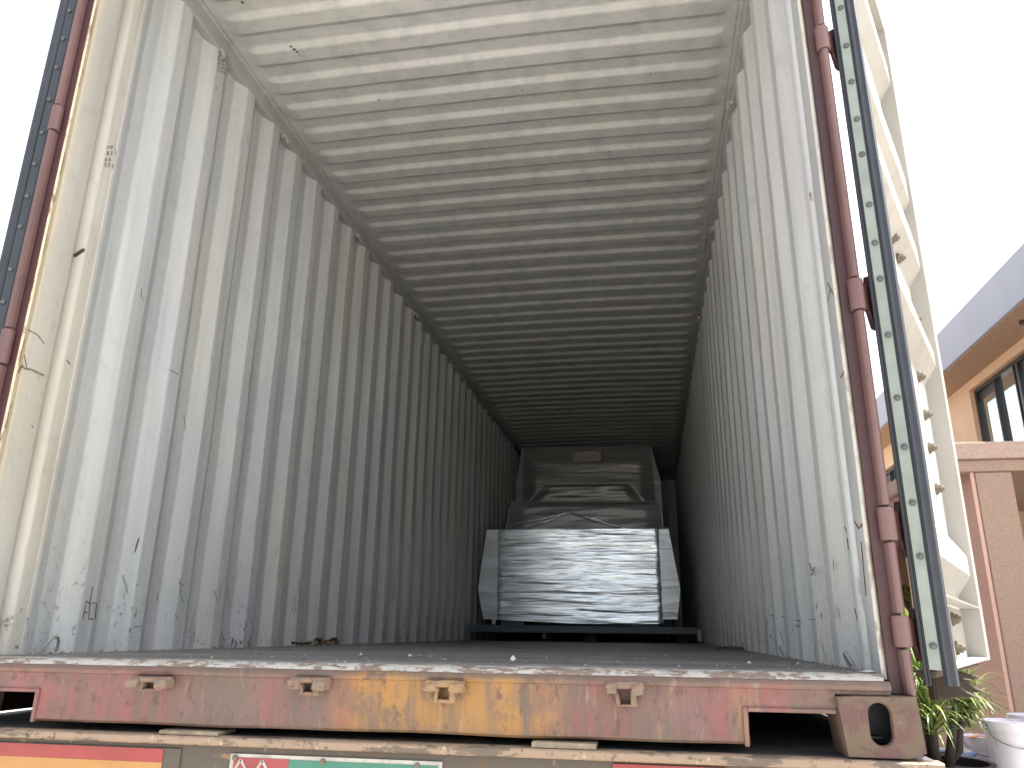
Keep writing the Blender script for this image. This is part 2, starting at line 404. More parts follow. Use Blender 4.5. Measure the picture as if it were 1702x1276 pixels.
# rear sill: bright worn lip, rolled top and face with two fork notches
XN = 1.058
lipP = [(.073, -.0015), (.020, .002), (-.008, .000), (-.024, -.006), (-.030, -.012), (-.030, -.02), (.073, -.02)]
bm = BM(); n = 60
rows = []
for i in range(n+1):
    x = -1.156+2.312*i/n
    rows.append([Vector((x, y+.0025*nz(x*5, 1, y*9), z+.0016*nz(x*9, z*30, 2))) for y, z in lipP+lipP[:1]])
sheet(bm, rows); LIPO = obj('sill_lip', bm, LIP, box_c, 35)
faceP = [(-.0305, -.0125), (-.040, -.016), (-.045, -.023), (-.043, -.031), (-.037, -.0335), (-.036, -.04)]
bm = BM()
def zb(x):
    ax = abs(x)
    return -.0418 if ax > 1.0515 else -.077 if ax > .870 else (-.146 + .003*nz(x*4, 7, 1) - (.006 if ax < .8 else 0)*0)
rows = []; xs = [-1.165, -1.12, -1.0520, -1.0510, -.96, -.8705, -.8695] + [-.85+1.7*i/90 for i in range(91)] + [.8695, .8705, .96, 1.0510, 1.0520, 1.12, 1.165]
for x in xs:
    b = zb(x); r = [Vector((x, y+.0022*nz(x*6, z*20, 5), z+.0012*nz(x*8, 3, y*30))) for y, z in faceP]
    for j in range(1, 9):
        z = -.04+(b+.006+.04)*j/8; r.append(Vector((x, -.036+.0035*nz(x*3.1, z*14, 8)+.0015*nz(x*11, z*30, 2), z)))
    r += [Vector((x, -.030, b)), Vector((x, .05, b)), Vector((x, .05, -.022)), Vector((x, -.0305, -.0125))]
    rows.append(r)
g = sheet(bm, rows)
for r in (g[0], g[-1]): bm.faces.new(r[:-1])
SILLO = obj('rear_sill', bm, SILL, box_c, 40)
for s in (-1, 1):       # notch trim welded round the fork opening
    bm = BM(); box(bm, (s*.868, -.042, -.0795), (s*1.052, .12, -.070)); box(bm, (s*.858, -.043, -.149), (s*.868, .12, -.070))
    obj('notch_trim', bm, SILL, box_c, bevel=.003)
# locking cam keepers on the sill
for px0, px1, py0, py1, mt in ((215, 277, 1122, 1150, KEEP), (482, 540, 1125, 1157, KEEP), (705, 768, 1130, 1168, KEEPO), (1007, 1070, 1132, 1175, KEEP)):
    a = at(px0, py0, 'y', -.07); b = at(px1, py1, 'y', -.07); cx = (a.x+b.x)/2; zt = a.z-.001; w = (b.x-a.x)/2; zbm = b.z
    bm = BM()
    box(bm, (cx-w, -.074, zt-.013), (cx+w, -.034, zt))
    box(bm, (cx-w, -.082, zt-.024), (cx-w*.42, -.034, zt-.004)); box(bm, (cx+w*.38, -.082, zt-.026), (cx+w, -.034, zt-.004))
    box(bm, (cx-w*.5, -.066, zbm), (cx-w*.32, -.034, zt-.01)); box(bm, (cx+w*.28, -.066, zbm), (cx+w*.62, -.034, zt-.01))
    box(bm, (cx-w*.5, -.062, zbm), (cx+w*.5, -.034, zbm+.006))
    bmesh.ops.subdivide_edges(bm, edges=bm.edges, cuts=3, use_grid_fill=True)
    for _ in range(2): bmesh.ops.smooth_vert(bm, verts=bm.verts, factor=.35, use_axis_x=True, use_axis_y=True, use_axis_z=True)
    for v in bm.verts:
        k = Vector((nz(v.co.x*70, v.co.y*70, v.co.z*70+cx*9), nz(v.co.z*70, v.co.x*70, 5), nz(v.co.y*70, v.co.z*70, cx*20)))
        v.co += k*.0055 + Vector((nz(v.co.x*180, v.co.y*160, v.co.z*170), nz(v.co.z*170, v.co.y*160, 3), nz(v.co.x*180, 5, v.co.z*150)))*.0022
    obj('cam_keeper', bm, mt, box_c, 45)
# corner castings with oval holes
def casting(s):
    x0, x1, z0, z1 = 1.050, 1.219, -.162, -.0415
    c = [(x0, z0+.02), (x0+.012, z0), (x1-.012, z0), (x1, z0+.012), (x1, z1-.006), (x1-.006, z1), (x0+.003, z1), (x0, z1-.003)]
    cx, cz = 1.1345, -.096; n = 32
    inner = [(cx+.0225*math.cos(t), cz+(.019 if math.sin(t) > 0 else -.019)+.0225*math.sin(t)) for t in [2*math.pi*k/n+.001 for k in range(n)]]
    # outer ring matched by angle
    def hit(t):
        d = (math.cos(t), math.sin(t)); best = 9
        for i in range(len(c)):
            p, q = c[i], c[(i+1) % len(c)]; ex, ez = q[0]-p[0], q[1]-p[1]
            det = d[0]*-ez + ex*d[1]
            if abs(det) < 1e-9: continue
            rx, rz = p[0]-cx, p[1]-cz
            u = (rx*-ez + ex*rz)/det; v = (d[0]*rz - d[1]*rx)/det
            if u > 0 and -1e-6 <= v <= 1+1e-6: best = min(best, u)
        return (cx+d[0]*best, cz+d[1]*best)
    ts = [math.atan2(b-cz, a-cx) for a, b in inner]
    cor = [math.atan2(b-cz, a-cx) for a, b in c]
    outer = [hit(t) for t in ts]
    for ct, cp in zip(cor, c):
        k = min(range(n), key=lambda i: abs(math.remainder(ts[i]-ct, 2*math.pi))); outer[k] = cp
    bm = BM(); P = lambda a, b, y: bm.verts.new((s*a, y, b))
    mid = [((a*.86+cx*.14), (b*.86+cz*.14)) for a, b in outer]
    lo = [(x, z) for x, z in outer]
    R0 = [P(a, b, .075) for a, b in outer]; R1 = [P(a, b, -.040) for a, b in outer]
    R2 = [P(a*.97+cx*.03, b*.97+cz*.03, -.050) for a, b in outer]
    R3 = [P(cx+(a-cx)*1.10, cz+(b-cz)*1.06, -.050) for a, b in inner]; R4 = [P(a, b, -.046) for a, b in inner]; R5 = [P(a, b, -.036) for a, b in inner]
    for A, B in ((R0, R1), (R1, R2), (R2, R3), (R3, R4), (R4, R5)):
        for i in range(n): bm.faces.new((A[i], A[(i+1) % n], B[(i+1) % n], B[i]))
    bm.faces.new(R0)
    o = obj('corner_casting', bm, CASTM, box_c, 30)
    bm = BM(); box(bm, (s*(cx-.05), .040, cz-.045), (s*(cx+.06), .046, cz+.045)); box(bm, (s*(cx-.03), .0, cz-.033), (s*(cx+.012), .036, cz-.029)); 
    obj('hole_dark_backing', bm, RUBBER, o)  # black backing set in the hollow to paint the hole's inner darkness
for s in (-1, 1): casting(s)
# posts: maroon web and outer bar interrupted by the hinge knuckles
HZ = {1: [(at(1395, 40, 'y', -.02).z, at(1405, 76, 'y', -.02).z), (at(1420, 462, 'y', -.02).z, at(1425, 513, 'y', -.02).z), (.36, .285), (at(1495, 1022, 'y', -.02).z, at(1500, 1075, 'y', -.02).z)],
      -1: [(at(95, 175, 'y', -.02).z, at(80, 215, 'y', -.02).z), (at(20, 545, 'y', -.02).z, at(12, 602, 'y', -.02).z), (.36, .285), (.055, .0)]}
for s in (-1, 1):
    bm = BM(); prism(bm, [(1.1725, .006), (1.1760, .003), (1.2185, .003), (1.2185, .16), (1.2015, .16), (1.2015, .02), (1.1765, .0125)], -.041, 2.79, lambda a, b, t: (s*a, b, t))
    post = obj('corner_post', bm, MAROON, box_c, bevel=.002)
    z = -.041; segs = []
    for a, b in sorted(HZ[s], key=lambda q: q[1]):
        segs.append((z, b-.004)); z = a+.004
    segs.append((z, 2.75))
    for k, (a, b) in enumerate(segs):
        bm = BM()
        poly = [(1.1985, .0035), (1.1995, -.012), (1.203, -.022), (1.2085, -.026), (1.2155, -.024), (1.2215, -.014), (1.222, .0035)]
        prism(bm, poly, a, b, lambda p, q, t: (s*p, q, t)); obj('post_bar', bm, PINKED, post, bevel=.003)
    if s > 0: POSTR = post
# doors, opened back along the container sides
def make_door(s, H, ang, strip, detail):
    a = R(ang); du = Vector((s*math.cos(a), math.sin(a), 0)); dn = Vector((s*math.sin(a), -math.cos(a), 0))
    def Q(u, n, z): return Vector((H[0]*1.0, H[1], z)) + du*u + dn*n
    MX = Matrix((du, dn, Vector((0, 0, 1)))).transposed().to_4x4(); MX.translation = Vector((H[0], H[1], 0))
    WD, Z0, Z1 = 1.125, .010, 2.575
    bm = BM()
    raised = [(.27, .335), (1.0, 1.05), (1.38, 1.455), (1.66, 1.75), (2.20, 2.28)]
    pts = [(.0, -.055)]; sl = .065
    for p, q in raised: pts += [(p-sl, -.055), (p, -.012), (q, -.012), (q+sl, -.055)]
    pts.append((2.575, -.055))
    zz = []
    for z, n_ in pts: zz.append((z, n_))
    uu = [.045, .3, .55, .8, 1.04]
    sheet(bm, [[Q(u, n_ + .002*nz(u*3, z*4, 2), max(z, .012)) for u in uu] for z, n_ in zz])
    door = obj('door', bm, [DOORP, MAROON], box_c, face=dn)
    md = door.modifiers.new('thickness', 'SOLIDIFY'); md.thickness = .003; md.offset = -1; md.material_offset = 1
    bm = BM()
    box(bm, (.012, -.052, Z0), (.05, 0, Z1), MX); box(bm, (1.035, -.060, Z0), (WD, 0, Z1), MX)
    box(bm, (.0505, -.052, 2.47), (1.0345, -.002, Z1), MX); box(bm, (.0505, -.052, Z0), (1.0345, -.004, .02), MX)
    box(bm, (.0505, -.052, .168), (1.0345, -.002, .173), MX)
    obj('door_frame', bm, DOORP, door, bevel=.004)
    # rubber gasket round the hinge edge with its riveted strip
    bm = BM(); box(bm, (-.006, -.058, -.022), (.0115, -.050, 2.60), MX); box(bm, (-.004, -.0500, -.022), (.0115, -.046, 2.60), MX)
    obj('outer_gasket', bm, RUBBER, door, bevel=.003)
    bm = BM(); box(bm, (-.002, -.0455, .012), (.0115, -.0205, 2.59), MX); obj('gasket_strip', bm, strip, door, bevel=.001)
    bm = BM(); zs = [(-.020)+2.61*i/40 for i in range(41)]
    Pg = [(.0115, -.0200), (-.004, -.0200), (-.010, -.012), (-.004, -.004), (-.006, .004), (.002, .008), (.0115, .0062)]
    sheet(bm, [[Q(u+.002*nz(z*2, u*40, s), n_+.001*nz(z*3, 4, s), z) for u, n_ in Pg+Pg[:1]] for z in zs])
    obj('inner_gasket', bm, GASKET, door, 30)
    zr = [.06, .25, .37, .50, .62, .78, .93, 1.03, 1.14, 1.29, 1.40, 1.52, 1.64, 1.77, 1.90, 2.02, 2.14, 2.26, 2.38, 2.50]
    for z in zr:
        bm = BM(); tube(bm, [Q(-.0015, -.031, z), Q(-.0065, -.031, z), Q(-.009, -.031, z)], [.0075, .0075, .004], 12); obj('rivet', bm, RIVET, door, 40)
    # hinge blades
    for za, zb_ in HZ[s]:
        bm = BM(); tube(bm, [(s*1.2105, -.0085, zb_), (s*1.2105, -.0085, za)], .0185, 16); h = obj('hinge', bm, PINKED, door, 40, bevel=.003)
        e = Q(.02, -.066, 0); c = Vector((s*1.224, -.006, 0)); t = (e-c).normalized(); nn = Vector((-t.y, t.x, 0))*.006
        bm = BM(); L = (e-c).length; zm = (za-zb_)
        poly = [(0, zb_+.004), (L*.55, zb_+.002), (L, zb_-zm*.45), (L+.02, zb_-zm*.45), (L+.02, za+zm*.25), (L*.9, za+zm*.25), (L*.7, za-zm*.1), (0, za-zm*.1)]
        prism(bm, poly, -1, 1, lambda p, q, k: c + t*p + nn*k + Vector((0, 0, q))); obj('hinge_blade', bm, MAROON, h, bevel=.002)
    if detail:
        for u, z, n0 in ((.80, .90, -.055), (.82, .775, -.055), (.80, .66, -.055), (.82, .53, -.055), (.30, .13, -.055), (.70, .13, -.055), (.30, .05, -.055), (.70, .05, -.055), (.62, 1.33, -.052), (.72, 1.30, -.052), (.95, 1.16, -.053), (.95, 1.13, -.053)):
            bm = BM(); tube(bm, [Q(u, n0, z), Q(u, n0+.008, z), Q(u, n0+.0081, z), Q(u, n0+.019, z), Q(u, n0+.0191, z), Q(u, n0+.026, z)], [.019, .019, .0135, .0135, .0085, .007], 8); obj('bolt', bm, NUT, door, 40)
        # rusty locking cam hanging below the leaf
        for u in (.40, .64):
            bm = BM(); tube(bm, [Q(u, -.082, -.02), Q(u, -.082, 1.25)], .0165, 14); lk = obj('locking_rod', bm, MAROON, door, 40)
            bm = BM()
            poly = [(-.078, -.004), (-.05, -.008), (-.035, -.014), (-.002, -.020), (-.030, -.032), (-.026, -.044), (.006, -.060), (-.040, -.062), (-.058, -.068), (-.078, -.062)]
            for k in (-.020, .008): prism(bm, poly, u+k, u+k+.012, lambda p, q, t: Q(t, p, q-.003+.0006*math.sin(t*90)))
            tube(bm, [Q(u, -.082, -.075), Q(u, -.082, -.0205)], .021, 12)
            obj('locking_cam', bm, RUSTY, lk, bevel=.002)
        bm = BM(); box(bm, (.012, -.075, -.006), (1.12, -.035, .009), MX)
        obj('bottom_flange', bm, RUSTY, door, bevel=.003)
    return door
make_door(1, (1.300, -.020), 66.0, STRIP, True)
make_door(-1, (-1.288, -.012), 70, STRIP_SHADED, False)
# lashing rings along floor and top rail
def ring_on(s, y, z0, r, name='lashing_ring', up_=1, mt=STEELB):
    bm = BM(); pts = []
    x0 = s*(HW-.004)
    for i in range(13):
        t = math.pi*i/12
        pts.append((x0 - s*.016*math.sin(t), y + r*math.cos(t), z0 + up_*r*1.5*math.sin(t)))
    tube(bm, pts, .0048, 8); obj(name, bm, mt, box_c, 40)
ylist = []
for px in (80, 378, 526, 661, 731):
    p = at(px, 1076 if px < 200 else 1068, 'x', -HW); ylist.append(p.y)
    ring_on(-1, p.y, .004, .030 if px < 200 else .024)
for px, py in ((1418, 1088), (1306, 1076), (1240, 1070)):
    p = at(px, py, 'x', HW); ring_on(1, p.y, .004, .022)
p = at(8, 1030, 'x', -HW); bm = BM(); tube(bm, [(-HW-.004, p.y, p.z), (-HW+.03, p.y-.006, p.z), (-HW+.042, p.y-.02, p.z-.004)], .0055, 8); obj('lashing_pin', bm, CREAM, box_c, 40)
p = at(125, 425, 'x', -HW); bm = BM(); tube(bm, [(-HW-.002, p.y, p.z), (-HW+.045, p.y-.02, p.z+.008)], .0058, 10); obj('lashing_pin', bm, RUSTY, box_c, 40)
p = at(112, 868-450, 'x', -HW)
for s, l in ((-1, ((366, 104), (473, 234), (594, 397), (690, 525), (770, 635))), (1, ((1216, 158), (1184, 352), (1162, 500)))):
    for px, py in l:
        q = at(px, py, 'x', s*HW); z = ZR-.03
        y = q.y
        bm = BM(); box(bm, (s*1.150, y-.03, z+.012), (s*1.176, y-.02, z+.03)); box(bm, (s*1.150, y+.02, z+.012), (s*1.176, y+.03, z+.03))
        tube(bm, [(s*1.153, y-.034, z+.016), (s*1.150, y-.012, z-.004), (s*1.150, y+.012, z-.004), (s*1.153, y+.034, z+.016)], .005, 8)
        obj('lashing_bracket', bm, RAILP if px != 366 else STEELB, box_c, 40)
# --- marks on the walls: thin ribbons of marker, rust and scuff lying on the paint
def on_wall(px, py, s=-1):
    p = at(px, py, 'x', s*HW)
    for _ in range(4): p = at(px, py, 'x', (wx(p.y, p.z, s) if p.y > .205 else s*1.1755))
    return p
def jx(y):
    P = [(.03, 1.1755), (.036, 1.1737), (.05, 1.173), (.132, 1.173), (.1435, 1.179), (.158, 1.1868), (.164, 1.1875), (.170, 1.1865), (.182, 1.179), (.192, 1.173), (.25, 1.173)]
    for (a, b), (c, d) in zip(P, P[1:]):
        if a <= y <= c: return b+(d-b)*(y-a)/(c-a)
    return 1.1735
def on_any(px, py, s):
    p = at(px, py, 'x', s*HW)
    for _ in range(6):
        p = at(px, py, 'x', wx(p.y, p.z, s) if p.y > .251 else s*jx(p.y))
    return p
def ribbon(bm, pts, w, s, off=.0018):
    "flat stroke of width w on side wall s through world points"
    pts = [Vector(p)-Vector((s*off, 0, 0)) for p in pts]
    L = []
    for i, p in enumerate(pts):
        d = pts[min(i+1, len(pts)-1)]-pts[max(i-1, 0)]; n_ = Vector((0, -d.z, d.y)); n_ = n_.normalized() if n_.length > 1e-9 else Vector((0, 0, 1))
        ww = w*(.55+.9*abs(nz(i*.7, p.y*50, p.z*50)))*.5
        L.append((bm.verts.new(p+n_*ww), bm.verts.new(p-n_*ww), bm.verts.new(p+n_*ww+Vector((s*.0012, 0, 0))), bm.verts.new(p-n_*ww+Vector((s*.0012, 0, 0)))))
    for a, b in zip(L, L[1:]):
        bm.faces.new((a[0], b[0], b[1], a[1])); bm.faces.new((a[0], a[2], b[2], b[0])); bm.faces.new((a[1], b[1], b[3], a[3]))
def strokes(name, lines, w, s, mat, parent, each=False):
    if each:
        for l in lines: strokes(name, [l], w, s, mat, parent)
        return
    bm = BM()
    for l in lines:
        pts = []
        for (x0, y0), (x1, y1) in zip(l, l[1:]):
            k = max(2, int(math.hypot(x1-x0, y1-y0)/4))
            pts += [on_any(x0+(x1-x0)*i/k, y0+(y1-y0)*i/k, s) for i in range(k)]
        pts.append(on_any(*l[-1], s)); ribbon(bm, pts, w, s)
    return obj(name, bm, mat, parent)
# marker scrawl on the left jamb: "HP", "82", "66", "55"
C1 = lambda X, Y, L: [[(X+a, Y+b) for a, b in l] for l in L]
GL = {'H': [[(0, 0), (-1, 6)], [(-.5, 3.4), (3, 2.4)], [(3.6, 0), (2.6, 6)]], 'P': [[(.6, .4), (-.4, 6.4)], [(.6, .4), (4, 1), (3.6, 3.2), (.4, 3.6)]],
      '8': [[(3.4, .6), (1, .2), (.8, 2), (3, 3.6), (2.4, 6), (.2, 5.6), (.8, 3.6), (3.4, .6)]], '2': [[(.4, 1.2), (2.6, 0), (3.4, 1.6), (0, 6), (3.6, 5.4)]],
      '6': [[(3, 0), (.4, 3), (0, 5.6), (2, 6.2), (3.2, 4.4), (1.4, 3.2), (.2, 4.4)]], '5': [[(4, .2), (1, .4), (.6, 2.6), (3, 3), (2.8, 5.4), (-.2, 6)]]}
lines = []
for txt, X, Y in (('HP', 178, 242), ('82', 177, 252), ('66', 174, 262), ('55', 173, 271)):
    for i, ch in enumerate(txt): lines += C1(X+i*6, Y-i*.2, GL[ch])
lines += [[(190, 248), (192, 252), (191, 258)], [(186, 275), (189, 273)], [(187, 274), (186, 281)]]
strokes('handwriting', lines, .0022, -1, MARK, LWALL)
lines = []
for j in range(4):
    for i in range(3): lines.append([(361+i*4.2+j*.6, 97+j*6.5+i*1.2), (363.4+i*4.2+j*.6, 101+j*6.5+i*1.2)])
lines += [[(360, 145), (361, 149)], [(363, 86), (366, 92), (362, 96)]]
strokes('stencil_dot', lines, .0065, -1, MARK, LWALL, True)
strokes('rust_line', [[(154, 975), (149, 1000), (147, 1028), (158, 1028), (160, 1002), (153, 1001)], [(143, 998), (137, 1030)], [(143, 998), (151, 1004)], [(139, 1017), (145, 1017)]], .004, -1, RUSTL, LWALL, True)
strokes('scuff_mark', [[(226, 905), (224, 918), (231, 895)], [(231, 892), (226, 905)], [(235, 480), (234, 490), (238, 499)], [(305, 690), (308, 715)], [(283, 615), (296, 622)], [(204, 955), (212, 985)],
    [(52, 706), (55, 711)], [(110, 598), (117, 606)], [(40, 590), (44, 610)], [(46, 548), (62, 556), (73, 571)], [(225, 970), (229, 972)], [(296, 968), (305, 972)], [(300, 962), (299, 982), (304, 1001)], [(262, 985), (260, 998)],
    [(290, 1020), (296, 1030)], [(355, 980), (362, 1000)], [(367, 968), (364, 990)], [(496, 960), (497, 1004)], [(222, 1041), (233, 1040)], [(350, 590), (352, 600)], [(368, 1050), (372, 1062)], [(530, 665), (527, 690)], [(378, 975), (382, 1010)]], .0026, -1, SCUFF, LWALL, True)
strokes('rust_line', [[(36, 607), (40, 612), (52, 614), (73, 624)], [(36, 607), (30, 620)]], .004, -1, RUSTL, LWALL, True)
strokes('rust_line', [[(1398, 628), (1407, 608), (1403, 618)], [(1421, 866), (1428, 878), (1442, 862), (1438, 858)], [(1345, 935), (1350, 948), (1356, 942)], [(1348, 955), (1355, 948)], [(1432, 900), (1440, 990)], [(1421, 1010), (1426, 1030)], [(1409, 893), (1411, 913)], [(1404, 875), (1408, 882)]], .0045, 1, RUSTL, RWALL, True)
strokes('scuff_mark', [[(1376, 470), (1386, 490)], [(1381, 478), (1377, 500)], [(1347, 318), (1349, 334)], [(1346, 322), (1349, 330)], [(1322, 1030), (1332, 1031)], [(1322, 1039), (1331, 1040)], [(1345, 1028), (1356, 1029)], [(1300, 1024), (1310, 1024)], [(1280, 1022), (1286, 1023)], [(1297, 1050), (1304, 1072)], [(1318, 1045), (1310, 1062)], [(1385, 930), (1387, 948)], [(1262, 1000), (1264, 1012)], [(1230, 1000), (1232, 1030)]], .0034, 1, SCUFF, RWALL, True)
# smear of rust and a few pits on the roof
bm = BM()
def roof_pt(px, py):
    p = at(px, py, 'z', ZC)
    for _ in range(4): p = at(px, py, 'z', ZC-rprof(p.y)*fade(p.x)+.012*(1-(p.x/1.14)**2)+.004*nz(p.x*1.5, p.y*1.2, 3))
    return p
def blot(bm, p, r, k=9, e=1.):
    vs = [bm.verts.new((p.x+r*e*(.7+.5*abs(nz(i, p.x*9, 2)))*math.cos(2*math.pi*i/k), p.y+r*(.7+.5*abs(nz(i, p.y*9, 1)))*math.sin(2*math.pi*i/k), p.z-.002)) for i in range(k)]
    bm.faces.new(vs)
for px, py, r in ((484, 78, .012), (489, 82, .011), (494, 86, .009), (498, 91, .005), (505, 93, .004), (512, 95, .003), (503, 99, .003), (509, 87, .003), (517, 91, .003), (630, 166, .008), (1013, 252, .008), (1014, 258, .006), (403, 4, .010), (835, 182, .004), (868, 150, .006), (1081, 123, .006)):
    blot(bm, roof_pt(px, py), r)
obj('rust_stain', bm, RUSTL, ROOF)

# ------------------------------------------------------------------ trailer under the container
tr = empty('trailer', (0, 5, -1.5), 'grimy flatbed trailer with rusted rear beam carrying the container', 'trailer')
bm = BM(); box(bm, (-1.243, -.058, -.1835), (1.243, 12.2, -.1655))
DK = obj('deck', bm, DECK, tr, bevel=.003)
bm = BM(); n = 50; rows = []
for i in range(n+1):
    x = -1.2435+2.487*i/n; j = .003*nz(x*7, 3, 1)
    rows.append([Vector((x, -.0585, -.1645)), Vector((x, -.024+j*3, -.1642)), Vector((x, -.060, -.1648)), Vector((x, -.0635+j, -.168)), Vector((x, -.0635+j, -.181)), Vector((x, -.058, -.1845))][1:])
sheet(bm, rows); obj('edge_strip', bm, EDGE, DK, 40)
bm = BM(); box(bm, (-1.22, -.040, -.42), (1.22, -.028, -.184)); obj('rear_beam', bm, BEAMM, tr, bevel=.004)
bm = BM(); box(bm, (-.45, .2, -.62), (-.33, 12, -.184)); box(bm, (.33, .2, -.62), (.45, 12, -.184)); obj('chassis_rail', bm, BEAMM, tr)
for y in (1.6, 2.9, 4.2):
    bm = BM(); tube(bm, [(-.9, y, -1.0), (.9, y, -1.0)], .07, 12); ax = obj('axle', bm, BEAMM, tr)
    for s in (-1, 1):
        bm = BM(); prf = [(.28, -.14), (.44, -.15), (.49, -.11), (.5, 0), (.49, .11), (.44, .15), (.28, .14)]
        rings = [[bm.verts.new((s*.98+w, y+r*math.cos(2*math.pi*k/36), -1.0+r*math.sin(2*math.pi*k/36))) for k in range(36)] for r, w in prf]
        for A, B in zip(rings, rings[1:]):
            for k in range(36): bm.faces.new((A[k], A[(k+1) % 36], B[(k+1) % 36], B[k]))
        wh = obj('wheel', bm, TYRE, tr, 40)
        bm = BM(); tube(bm, [(s*.98-.10, y, -1.0), (s*.98+.10, y, -1.0)], .29, 28); obj('rim', bm, STEELB, wh, 40)
        bm = BM(); box(bm, (s*.85, y-.06, -1.0), (s*.40, y+.06, -.60)); obj('suspension', bm, BEAMM, ax) if s > 0 else bm.free()
# boards on the rear beam
def zat(px, py): return at(px, py, 'y', -.045)
def board(name, x0, x1, z0, z1, mat, y=-.0405, th=.004):
    bm = BM(); box(bm, (x0, y-th, z0), (x1, y, z1)); return obj(name, bm, mat, tr, bevel=.001)
l0 = at(0, 1236, 'y', -.045); l1 = at(272, 1246, 'y', -.045); zt = -.197
zt = (at(0, 1232, 'y', -.045).z + at(270, 1243, 'y', -.045).z)/2
b1 = board('reflective_board', -1.21, at(300, 1250, 'y', -.045).x, zt-.155, zt+.001, BEAMM)
bm = BM(); box(bm, (-1.205, -.0462, zt-.030), (l1.x, -.0445, zt-.001)); obj('red_stripe', bm, RED, b1)
bm = BM(); box(bm, (-1.205, -.0462, zt-.10), (l1.x, -.0445, zt-.0305)); obj('yellow_stripe', bm, YEL, b1)
bm = BM(); box(bm, (-1.205, -.0462, zt-.15), (l1.x, -.0445, zt-.1005)); obj('red_stripe', bm, RED, b1)
wz = at(600, 1262, 'y', -.045).z
x0, x1 = at(382, 1262, 'y', -.045).x, at(735, 1270, 'y', -.045).x
b2 = board('number_board', x0, x1, wz-.16, wz+.003, SIGNW)
xr = at(480, 1266, 'y', -.045).x
bm = BM(); box(bm, (x0+.01, -.0462, wz-.14), (xr, -.0445, wz-.005)); obj('red_panel', bm, PINKR, b2)
bm = BM(); box(bm, (xr+.0005, -.0462, wz-.14), (x1-.01, -.0445, wz-.006)); obj('green_panel', bm, GREEN, b2)
# white lettering on the red field
for cx in (x0+.028, x0+.082):
    bm = BM()
    for (a, b, c, d) in ((0, -.010, -.016, -.036), (0, -.010, .018, -.034), (-.012, -.044, .014, -.044), (0, -.036, 0, -.075), (-.018, -.076, .018, -.076)):
        p, q = Vector((cx+a, -.0463, wz+b)), Vector((cx+c, -.0463, wz+d)); t = (q-p).normalized(); nn = Vector((-t.z, 0, t.x))*.0032
        v = [bm.verts.new(p+nn), bm.verts.new(q+nn*.7), bm.verts.new(q-nn*.7), bm.verts.new(p-nn)]; w_ = [bm.verts.new(k.co+Vector((0, -.0006, 0))) for k in v]
        bm.faces.new(w_); 
        for i in range(4): bm.faces.new((v[i], v[(i+1) % 4], w_[(i+1) % 4], w_[i]))
    obj('lettering', bm, SIGNW, b2)
for px, py in ((389, 1259), (535, 1265), (692, 1272)):
    p = at(px, py, 'y', -.05); bm = BM(); tube(bm, [(p.x, -.0446, p.z), (p.x, -.049, p.z), (p.x, -.050, p.z)], [.006, .006, .003], 12); obj('bolt', bm, NUT, tr, 40)
rx0, rx1 = at(1018, 1272, 'y', -.045).x, at(1182, 1276, 'y', -.045).x; rz = at(1100, 1271, 'y', -.045).z
b3 = board('red_plate', rx0, rx1+.03, rz-.10, rz, RED)
# packing boards between deck edge and sill
for lb, (px0, py0, px1, py1) in (('thin wooden packing board on the trailer edge below left keeper', (262, 1213, 372, 1214)), ('chunky pale packing board on the trailer edge right of centre', (886, 1232, 990, 1240))):
    a = at(px0, py0, 'z', -.155); b = at(px1, py1, 'z', -.155); th = .009 if 'thin' in lb else .0125
    bm = BM(); x0_, x1_ = a.x, b.x
    box(bm, (x0_, -.056, -.1640), (x1_, .03, -.1640+th))
    o = obj('packing_board', bm, WOOD, None, bevel=.002, origin=(x0_, -.05, -.164)); tag(o, lb, 'packing board', 'packing boards on the trailer edge')

# ------------------------------------------------------------------ cargo
def clothy(bm, amp, seed, zs=9, xs_=1.2):
    for v in bm.verts:
        c = v.co
        d = nz(c.x*xs_, c.y*2, c.z*zs+seed)*amp + nz(c.x*3*xs_, c.y*3, c.z*zs*2.6+seed)*amp*.5
        v.co += Vector((d*.35, -abs(d)*1.0, d*.12))
sk = empty('steel_skid', (0, 6.1, 0), 'dark blue steel skid under the front silver wrapped machine', 'skid')
bm = BM(); box(bm, (-1.155, 6.10, .085), (1.092, 6.16, .15)); box(bm, (-1.155, 6.088, .14), (1.092, 6.16, .152)); box(bm, (-1.155, 6.088, .083), (1.092, 6.16, .091))
obj('front_beam', bm, SKIDM, sk, bevel=.003)
bm = BM(); box(bm, (-1.14, 6.161, .11), (1.08, 10.2, .148)); obj('deck_plate', bm, SKIDM, sk)
for x in (-1.05, 0.02, .98):
    bm = BM(); box(bm, (x-.06, 6.75, .0), (x+.06, 10.1, .11)); obj('runner', bm, SKIDM, sk)
bm = BM(); box(bm, (1.10, 6.15, .02), (1.135, 6.2, .10)); box(bm, (1.088, 6.162, .10), (1.135, 6.2, .13)); obj('end_bracket', bm, STEELB, sk)
def wrapped(poly, y0, y1, top_shift=0.0):
    "prism of an outline (x,z) from y0 to y1 with a subdivided front"
    bm = BM(); prism(bm, poly, y0, y1, lambda a, b, t: (a, t, b)); return bm
m1 = empty('wrapped_machine', (0, 6.7, .152), 'bright silver film wrapped machine with angled sides in front', 'wrapped machine', 'film wrapped machines in the container')
